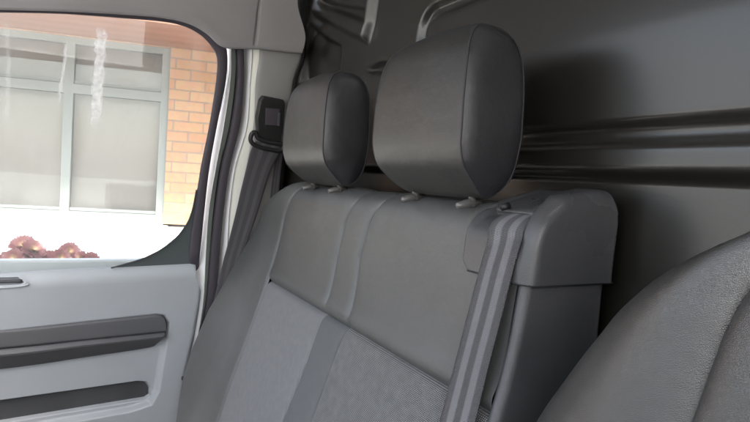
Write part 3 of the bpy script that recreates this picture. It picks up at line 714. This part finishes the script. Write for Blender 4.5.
S1_ = line([(-1.3173, 0.474, 1.6989), (-1.3431, 0.4703, 1.652), (-1.3528, 0.4572, 1.5748), (-1.3539, 0.4371, 1.4782), (-1.3488, 0.3987, 1.3621), (-1.3431, 0.3652, 1.2611), (-1.3299, 0.3268, 1.1465), (-1.3193, 0.3023, 1.074)])
def S1(a): return lerp(S1_(a), -1.285, sm((a-a_of_z(1.69))/(ATOP-a_of_z(1.69))))
S2 = line([(-0.9738, 0.474, 1.7179), (-0.9965, 0.4715, 1.6612), (-1.0018, 0.4611, 1.5949), (-0.9991, 0.4411, 1.4925), (-0.9991, 0.4148, 1.4109), (-1.0037, 0.3902, 1.3366), (-1.009, 0.3695, 1.2739), (-1.0141, 0.3419, 1.1909)])
S3 = line([(-0.8728, 0.474, 1.7235), (-0.8977, 0.4728, 1.671), (-0.9076, 0.4639, 1.6092), (-0.8968, 0.4408, 1.491), (-0.9023, 0.4184, 1.4216), (-0.9029, 0.4007, 1.3684), (-0.9036, 0.3833, 1.3158), (-0.8951, 0.3601, 1.2455)])
XLP = [(-1.4676, 0.504, 1.7112), (-1.5708, 0.5025, 1.6688), (-1.6503, 0.4938, 1.6089), (-1.7181, 0.4772, 1.5238), (-1.776, 0.4498, 1.426)]
XLl = sorted([(a_of_z(p[2]), p[0]) for p in XLP]); XLx = [a for a, b in XLl]; XLy = [b for a, b in XLl]
AH = a_of_z(1.487)
A_CAP = a_of_z(1.655)
def XL(a):
    x = interp(a, XLx, XLy)
    at = a_of_z(1.70)
    if a > at: x = lerp(x, -1.37, sm((a-at)/(ATOP-at)))
    return max(x, -1.600)
XR = -.482
bench = empty('bench_seat', (-.95, .3, .6), 'two-seat passenger bench in grey leatherette and woven cloth with two headrests', 'bench seat')
BO = bench.location
def patch(name, xl, xr, a0, a1, mat, seams, puff=.008, w_=.010, nu=110, nv=160, parent=bench, uvs=1.0, wr=0.0):
    """upholstered panel; seams = which of L R B T edges are sewn in"""
    def fn(u, v):
        a = lerp(a0, a1, v); l, r_ = xl(a), xr(a); x = lerp(l, r_, u); p, n = prof(a)
        ds = []
        if 'L' in seams: ds.append(x-l)
        if 'R' in seams: ds.append(r_-x)
        if 'B' in seams: ds.append(a-a0)
        if 'T' in seams: ds.append(a1-a)
        h = 0
        for d in ds: h -= puff*math.exp(-max(0, d)/w_) + .0018*math.exp(-max(0, d)/.0025)
        h = max(h, -puff*1.6)
        if 'B' in seams: h -= .006*math.exp(-(a-a0)/.006) - .0035*math.exp(-((a-a0-.016)/.012)**2)
        if 'T' in seams: h -= .006*math.exp(-(a1-a)/.003)
        if name == 'upper_panel' and x > -.60: h -= .05*sm((x+.592)/.01)*sm((a-A_CAP)/.008)
        h += wr*noise.noise(Vector((x*7, a*9, 3)))
        return Vector((x, p.y, p.z)) + n*h
    def uvf(u, v):
        a = lerp(a0, a1, v); return (lerp(xl(a), xr(a), u)*uvs, a*uvs)
    return grid(name, fn, nu, nv, mat, parent, uvf=uvf, off=BO)
ABOT = a_of_z(.80); AEND = AR[-1]-.25
patch('upper_panel', S1, S2, AH, AEND, M_leather, 'LRB', .006, .009, wr=.004)
patch('upper_strip', S2, S3, AH, AEND, M_leather, 'LRB', .006, .009, nu=50, wr=.004)
patch('upper_panel', S3, lambda a: XR-.013, AH, AEND, M_leather, 'LB', .006, .009, nu=110, wr=.004)
patch('cloth_panel', S1, S2, ABOT, AH, M_cloth_fine, 'LRT', .006, .009)
patch('lower_strip', S2, S3, ABOT, AH, M_strip, 'LRT', .006, .009, nu=50)
patch('cloth_panel', S3, lambda a: XR-.013, ABOT, AH, M_cloth, 'LT', .006, .009, nu=190)
# left bolster with rounded outer edge
EDG = [(-1.585, 0.4743, 1.6144), (-1.585, 0.4402, 1.5413), (-1.585, 0.4014, 1.4608), (-1.585, 0.3506, 1.3595), (-1.585, 0.3143, 1.2623), (-1.585, 0.2915, 1.1765), (-1.585, 0.28, 1.0785), (-1.585, 0.2704, 0.9974)]
def prof_y(z): return prof(a_of_z(z))[0].y
EDL = sorted([(a_of_z(p[2]), prof_y(p[2])-p[1]) for p in EDG]); EDx = [a for a, b in EDL]; EDy = [b for a, b in EDL]
def bol(u, v):
    a = lerp(ABOT, AEND, v); p, n = prof(a); l, r_ = XL(a), S1(a); W = r_-l
    rr = lerp(.035, .075, sm((a-a_of_z(1.5))/.2)); rr = min(rr, W*.8)
    E = interp(a, EDx, EDy)*(1-sm((a-EDx[-1])/.12))
    if u < .2:
        h = E - (rr*.8 + .10*(1-u/.2)*(1-sm((a-ATOP+.05)/.06))); return Vector((l, p.y-E*1.05, p.z)) + n*(h-E)
    t = (u-.2)/.8; d = W*t**1.6; x = l+d
    dep = rr*.8*(1-math.sqrt(max(0, 1-((rr-d)/rr)**2))) if d < rr else 0
    h = -dep - .006*math.exp(-(r_-x)/.009) - .0018*math.exp(-(r_-x)/.0025) + .010*sm(d/W*1.2)*sm((r_-x)/W*2)
    ee = E*1.05*(1-sm(max(0, d-.02)/(W-.02)))
    return Vector((x, p.y-ee, p.z)) + n*h
grid('side_bolster', bol, 90, 150, M_leather, bench, off=BO)
# right side of the bench: front corner seam and side wall
def sidew(u, v):
    a = lerp(ABOT, a_of_z(1.652), v); p, n = prof(a)
    yb = .609
    if u < .25:
        t = u/.25*math.pi/2; r_ = .013
        x = XR-r_+r_*math.sin(t); y = p.y + r_*(1-math.cos(t))
        if u < .04: y += .001*(1-u/.04)
    else:
        t = (u-.25)/.75; x = XR + .003*math.sin(t*math.pi); y = lerp(p.y+.013, yb, t)
        if t > .9: x -= .012*((t-.9)/.1)**2
    return (x, y, p.z)
grid('side_panel', sidew, 50, 90, M_leather_side, bench, off=BO)
# seat cushion below (out of frame)
def cush(u, v):
    x = lerp(-1.56, -.48, u); a = v*1.0
    if a < .75: y = lerp(.22, -.22, a/.75); z = .93 + .03*math.sin(a/.75*math.pi)
    else: t = (a-.75)/.25; y = -.22-.05*math.sin(t*math.pi/2); z = .93-.16*t
    e = min(u, 1-u); z -= .05*max(0, 1-e/.05)**2
    return (x, y, z)
grid('seat_cushion', cush, 60, 40, M_leather, bench, off=BO)
bevbox('seat_base', Vector((-1.0, .02, .66))-BO, (.9, .42, .22), M_dark, bench, .02)

# ---- headrests
HPROF = [(.470, 1.967), (.449, 1.958), (.435, 1.935), (.428, 1.89), (.426, 1.84), (.428, 1.80), (.443, 1.770), (.490, 1.737), (.516, 1.758), (.525, 1.80), (.527, 1.87), (.523, 1.93), (.505, 1.960)]
hp = catmull([(0, y, z) for y, z in HPROF], 10, True)
HC = Vector((0, .467, 1.85))
def hw(z):      # half width as a function of height
    return interp(z, [1.735, 1.745, 1.760, 1.785, 1.82, 1.88, 1.92, 1.945, 1.958, 1.968], [.092, .102, .109, .114, .117, .115, .111, .106, .101, .095])
def make_headrest(xc, off):
    V = []; F = []; n = len(hp); rings = []
    st = []
    K = 28
    for k in range(K+1):
        s = -1+2*k/K; st.append(s)
    for s in st:
        ring = []
        for p in hp:
            q = p-HC
            cr = 1 + .045*(1-s*s) - (.02*max(0, (abs(s)-.93)/.07)**1.5)
            z = HC.z+q.z*cr if q.z > 0 else HC.z+q.z*(1+.012*(1-s*s)); y = HC.y+q.y*(1+.09*(1-s*s))
            ring.append(len(V)); V.append(Vector((xc + s*hw(p.z), y, z))-off)
        rings.append(ring)
    for i in range(len(rings)-1):
        for k in range(n):
            F.append((rings[i][k], rings[i][(k+1) % n], rings[i+1][(k+1) % n], rings[i+1][k]))
    o = mesh('headrest', V, F, M_hr, bench)
    for sgn in (1, -1):
        V = []; F = []; J = 16; rg = []; poly = [(p.y, p.z) for p in hp[::4]]
        for j in range(J+1):
            k = 1-j/J; ring = []
            for p in hp:
                q = p-HC; q.z *= .995; yy, zz = HC.y+q.y*k, HC.z+q.z*k
                d = max(0, -sdp(yy, zz, poly)) if j else 0
                xx = hw(zz) - .001 + .009*(1-math.exp(-d/.010)) 
                ring.append(len(V)); V.append(Vector((xc+sgn*xx, yy, zz))-off)
            rg.append(ring)
        for i in range(J):
            for k in range(n):
                f = (rg[i][k], rg[i][(k+1) % n], rg[i+1][(k+1) % n], rg[i+1][k]); F.append(f if sgn > 0 else f[::-1])
        mesh('headrest_side', V, F, M_hr_side, o)
        pp = [Vector((xc+sgn*(hw(p.z)+.0002), HC.y+(p-HC).y*.985, HC.z+(p-HC).z*.985)) for p in hp]; pp.append(pp[0].copy())
        tube('piping', pp, .0013, M_piping, o, 8, off, False)
    for dx in (-.078, .068):
        tube('post', [(xc+dx, .492, 1.725), (xc+dx, .486, 1.77)], .0055, M_steel, o, 12, off)
        tube('post_sleeve', [(xc+dx-.002, .467, 1.7245), (xc+dx-.002, .469, 1.725), (xc+dx, .480, 1.729), (xc+dx, .505, 1.733)], [.0042, .0050, .0054, .0054], M_steel, o, 14, off)
    return o
make_headrest(-.688, BO)
make_headrest(-1.128, BO)

# ---- plastic belt tower on the inboard shoulder
RP = [(.461, 1.643), (.463, 1.67), (.467, 1.70), (.479, 1.725), (.503, 1.744), (.520, 1.750), (.550, 1.755), (.588, 1.759), (.602, 1.752), (.612, 1.733), (.613, 1.69), (.613, 1.643)]
VP_ = [(.461, 1.643), (.462, 1.665), (.465, 1.690), (.472, 1.703), (.486, 1.713), (.503, 1.718), (.507, 1.729), (.584, 1.753), (.600, 1.750), (.612, 1.733), (.613, 1.69), (.613, 1.643)]
rc = catmull([(0, y, z) for y, z in RP], 12); vc = catmull([(0, y, z) for y, z in VP_], 12); CN = len(rc)-1
def tang(c, i): return (c[min(CN, i+1)]-c[max(0, i-1)]).normalized()
CL, CRr = -.598, -.470
def cap_pt(u, v):
    f = v*CN; i = min(int(f), CN-1); t = f-i
    pr = rc[i].lerp(rc[i+1], t); pv = vc[i].lerp(vc[i+1], t); tg = tang(rc, i).lerp(tang(rc, i+1), t).normalized(); n = Vector((0, -tg.z, tg.y))
    l = CL + .014*max(0, 1-(pr.z-1.643)/.018)**2*(1 if pr.y < .5 else 0)
    rad = .020
    if u < .05:
        return Vector((l, 0, 0)) + pv.lerp(pr, .35) + n*lerp(-.02, -.003, u/.05)
    if u < .72:
        x = lerp(l, CRr-rad, (u-.05)/.67)
        rx = sm((-.480 - .33*(pr.y-.465) - x)/.016)
        lx = .30*(1-sm((x+.592)/.014))
        p = pr.lerp(pv, rx*(1-lx))
        return Vector((x, p.y, p.z)) - n*.003*max(0, 1-(x-l)/.006)**2
    if u < .88:
        t = (u-.72)/.16*math.pi/2
        ins = (Vector((0, .540, 1.6432))-Vector((0, pr.y, pr.z))).normalized()
        return Vector((CRr-rad+rad*math.sin(t), pr.y, pr.z)) + ins*rad*.85*(1-math.cos(t))
    t = (u-.88)/.12
    q = Vector((0, pr.y, pr.z)) + (Vector((0, .540, 1.6432))-Vector((0, pr.y, pr.z))).normalized()*rad*.85
    r_ = q.lerp(Vector((0, .540, 1.6432)), t)
    return Vector((CRr, r_.y, r_.z))
cap = grid('belt_tower_cap', cap_pt, 150, 132, M_cap, bench, off=BO)
bevbox('belt_slot', Vector((-.535, .5065, 1.7235))-BO, (.062, .004, .008), M_black, cap, .002)
tube('belt_button', [(-.556, .500, 1.731), (-.556, .489, 1.728)], .0045, M_black, cap, 12, BO)
# thin dark seam along the lower edge of the cap
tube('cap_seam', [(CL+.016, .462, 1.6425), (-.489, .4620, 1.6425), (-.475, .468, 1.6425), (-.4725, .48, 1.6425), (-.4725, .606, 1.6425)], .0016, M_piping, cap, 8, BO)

# ---- near seat belt coming from the tower
nb = empty('seat_belt', (-.5, .46, 1.72), 'striped light grey seat belt running down from the plastic tower beside the driver seat', 'seat belt', 'seat belts')
NO = nb.location
BL = [(-.557, .506, 1.7215), (-.557, .496, 1.7190), (-.556, .482, 1.7135), (-.554, .470, 1.7045), (-.548, .463, 1.694)] + [(-0.5465, 0.461, 1.6805), (-0.5523, 0.4564, 1.6453), (-0.5567, 0.4463, 1.5859), (-0.5594, 0.4338, 1.5217), (-0.5572, 0.4165, 1.4552), (-0.55, 0.3983, 1.4003)]
BR = [(-.506, .506, 1.7215), (-.503, .496, 1.7190), (-.498, .482, 1.7135), (-.493, .470, 1.7045), (-.488, .463, 1.694)] + [(-0.4883, 0.461, 1.6881), (-0.4936, 0.4577, 1.6555), (-0.4975, 0.4492, 1.6004), (-0.5, 0.4375, 1.5409), (-0.4998, 0.424, 1.478), (-0.494, 0.4069, 1.4264)]
strap('webbing', BL, BR, .0018, M_belt, nb, NO, (0, -1, .3))

# ================================================================== driver's seat
drv = empty('driver_seat', (-.02, .3, .6), 'near dark grey grained leatherette driver seat back in the right corner', 'car seat')
DO = drv.location
DP = [(.08, .60), (.18, .92), (.27, 1.2), (.345, 1.45), (.375, 1.55), (.392, 1.63), (.402, 1.68), (.417, 1.719), (.448, 1.749), (.490, 1.757), (.53, 1.738), (.545, 1.68), (.54, 1.5), (.47, .9)]
dc = catmull([(0, y, z) for y, z in DP], 12); DA = [0.0]
for i in range(1, len(dc)): DA.append(DA[-1]+(dc[i]-dc[i-1]).length)
def dprof(a):
    i = 0
    while i < len(DA)-2 and DA[i+1] < a: i += 1
    t = (a-DA[i])/(DA[i+1]-DA[i]); p = dc[i].lerp(dc[i+1], min(1, t))
    tg = (dc[min(len(dc)-1, i+2)]-dc[max(0, i-1)]).normalized(); return p, Vector((0, -tg.z, tg.y))
itop = max(range(len(dc)), key=lambda i: dc[i].z)
def da_of_z(z):
    for i in range(1, itop+1):
        if dc[i].z >= z: return lerp(DA[i-1], DA[i], (z-dc[i-1].z)/max(1e-9, dc[i].z-dc[i-1].z))
    return DA[itop]
DL = [(-0.4826, 0.455, 1.3987), (-0.4356, 0.455, 1.5001), (-0.4033, 0.455, 1.5561), (-0.3662, 0.455, 1.6109), (-0.3348, 0.455, 1.6534), (-0.3069, 0.455, 1.6845), (-0.2771, 0.455, 1.7099), (-0.2536, 0.455, 1.7244), (-0.2326, 0.455, 1.7352), (-0.2068, 0.455, 1.7436)]
dl = sorted([(da_of_z(p[2]), p[0]) for p in DL]); dlx = [a for a, b in dl]; dly = [b for a, b in dl]
DS = [(-0.2358, 0.392, 1.55), (-0.2313, 0.392, 1.5947), (-0.2268, 0.392, 1.6296), (-0.2222, 0.392, 1.6615), (-0.2164, 0.392, 1.6858), (-0.209, 0.392, 1.7043), (-0.1993, 0.392, 1.7198), (-0.189, 0.392, 1.7289)]
ds_ = sorted([(da_of_z(p[2]), p[0]) for p in DS]); dsx = [a for a, b in ds_]; dsy = [b for a, b in ds_]
DTOP = DA[itop]
def dxl(a):
    if a > DTOP-.001: return dly[-1] + .05*sm((a-DTOP)/.05)
    return interp(a, dlx, dly)
def dxs(a): return max(interp(a, dsx, dsy), dxl(a)+.02)
da0, da1 = da_of_z(.85), DA[-1]-.2
MID = -.02
def dbol(mirror):
    def fn(u, v):
        a = lerp(da0, da1, v); p, n = dprof(a); l, r_ = dxl(a), dxs(a); W = r_-l; rr = W*.9
        if u < .2: q = Vector((l, p.y, p.z)) - n*(rr*.55 + .12*(1-u/.2)*(1-sm((a-DTOP+.05)/.06)))
        else:
            t = (u-.2)/.8; d = W*t**1.5; x = l+d
            dep = rr*.55*(1-math.sqrt(max(0, 1-((rr-d)/rr)**2))) if d < rr else 0
            h = -dep - .009*math.exp(-(r_-x)/.008) + .014*sm(t)*sm((1-t)*2.2)
            q = Vector((x, p.y, p.z)) + n*h
        if mirror: q.x = 2*MID - q.x
        return q
    return fn
grid('side_bolster', dbol(False), 100, 200, M_drv, drv, off=DO)
grid('side_bolster', dbol(True), 60, 100, M_drv, drv, flip=True, off=DO)
def dcen(u, v):
    a = lerp(da0, da1, v); p, n = dprof(a); l = dxs(a); r_ = 2*MID-l; x = lerp(l, r_, u)
    h = -.009*math.exp(-(x-l)/.009) - .009*math.exp(-(r_-x)/.009) - .004*math.sin(u*math.pi)
    return Vector((x, p.y, p.z)) + n*h
grid('centre_panel', dcen, 90, 160, M_drv, drv, off=DO)
bevbox('seat_cushion', Vector((-.02, -.0, .86))-DO, (.46, .48, .14), M_drv, drv, .05, seg=5)
bevbox('seat_base', Vector((-.02, .02, .67))-DO, (.4, .4, .24), M_dark, drv, .02)

# ---- driver side of the cab and the dashboard (behind the camera)
ds = empty('driver_door', (.50, 0, .6), 'grey driver side door beside the driver seat, outside the picture', 'door')
DDO = ds.location
for nm, c, sz, mt in (('door_panel', (.50, -.10, 1.03), (.06, 1.60, .98), M_panel), ('window_frame', (.49, .52, 1.93), (.05, .36, .82), M_pillar), ('window_frame', (.45, -.10, 2.24), (.10, 1.60, .20), M_pillar)):
    bevbox(nm, Vector(c)-DDO, sz, mt, ds, .02)
db = empty('dashboard', (-.6, -.85, .6), 'dark grey dashboard under the windscreen behind the camera', 'dashboard')
bevbox('fascia', Vector((-.6, -.95, 1.02))-db.location, (2.1, .60, .92), M_dark, db, .06, seg=4)

# ---- cab floor
fl = wallbox('floor', -1.70, .42, -.9, .60, .44, .52, M_dark, None); fl['kind'] = 'structure'
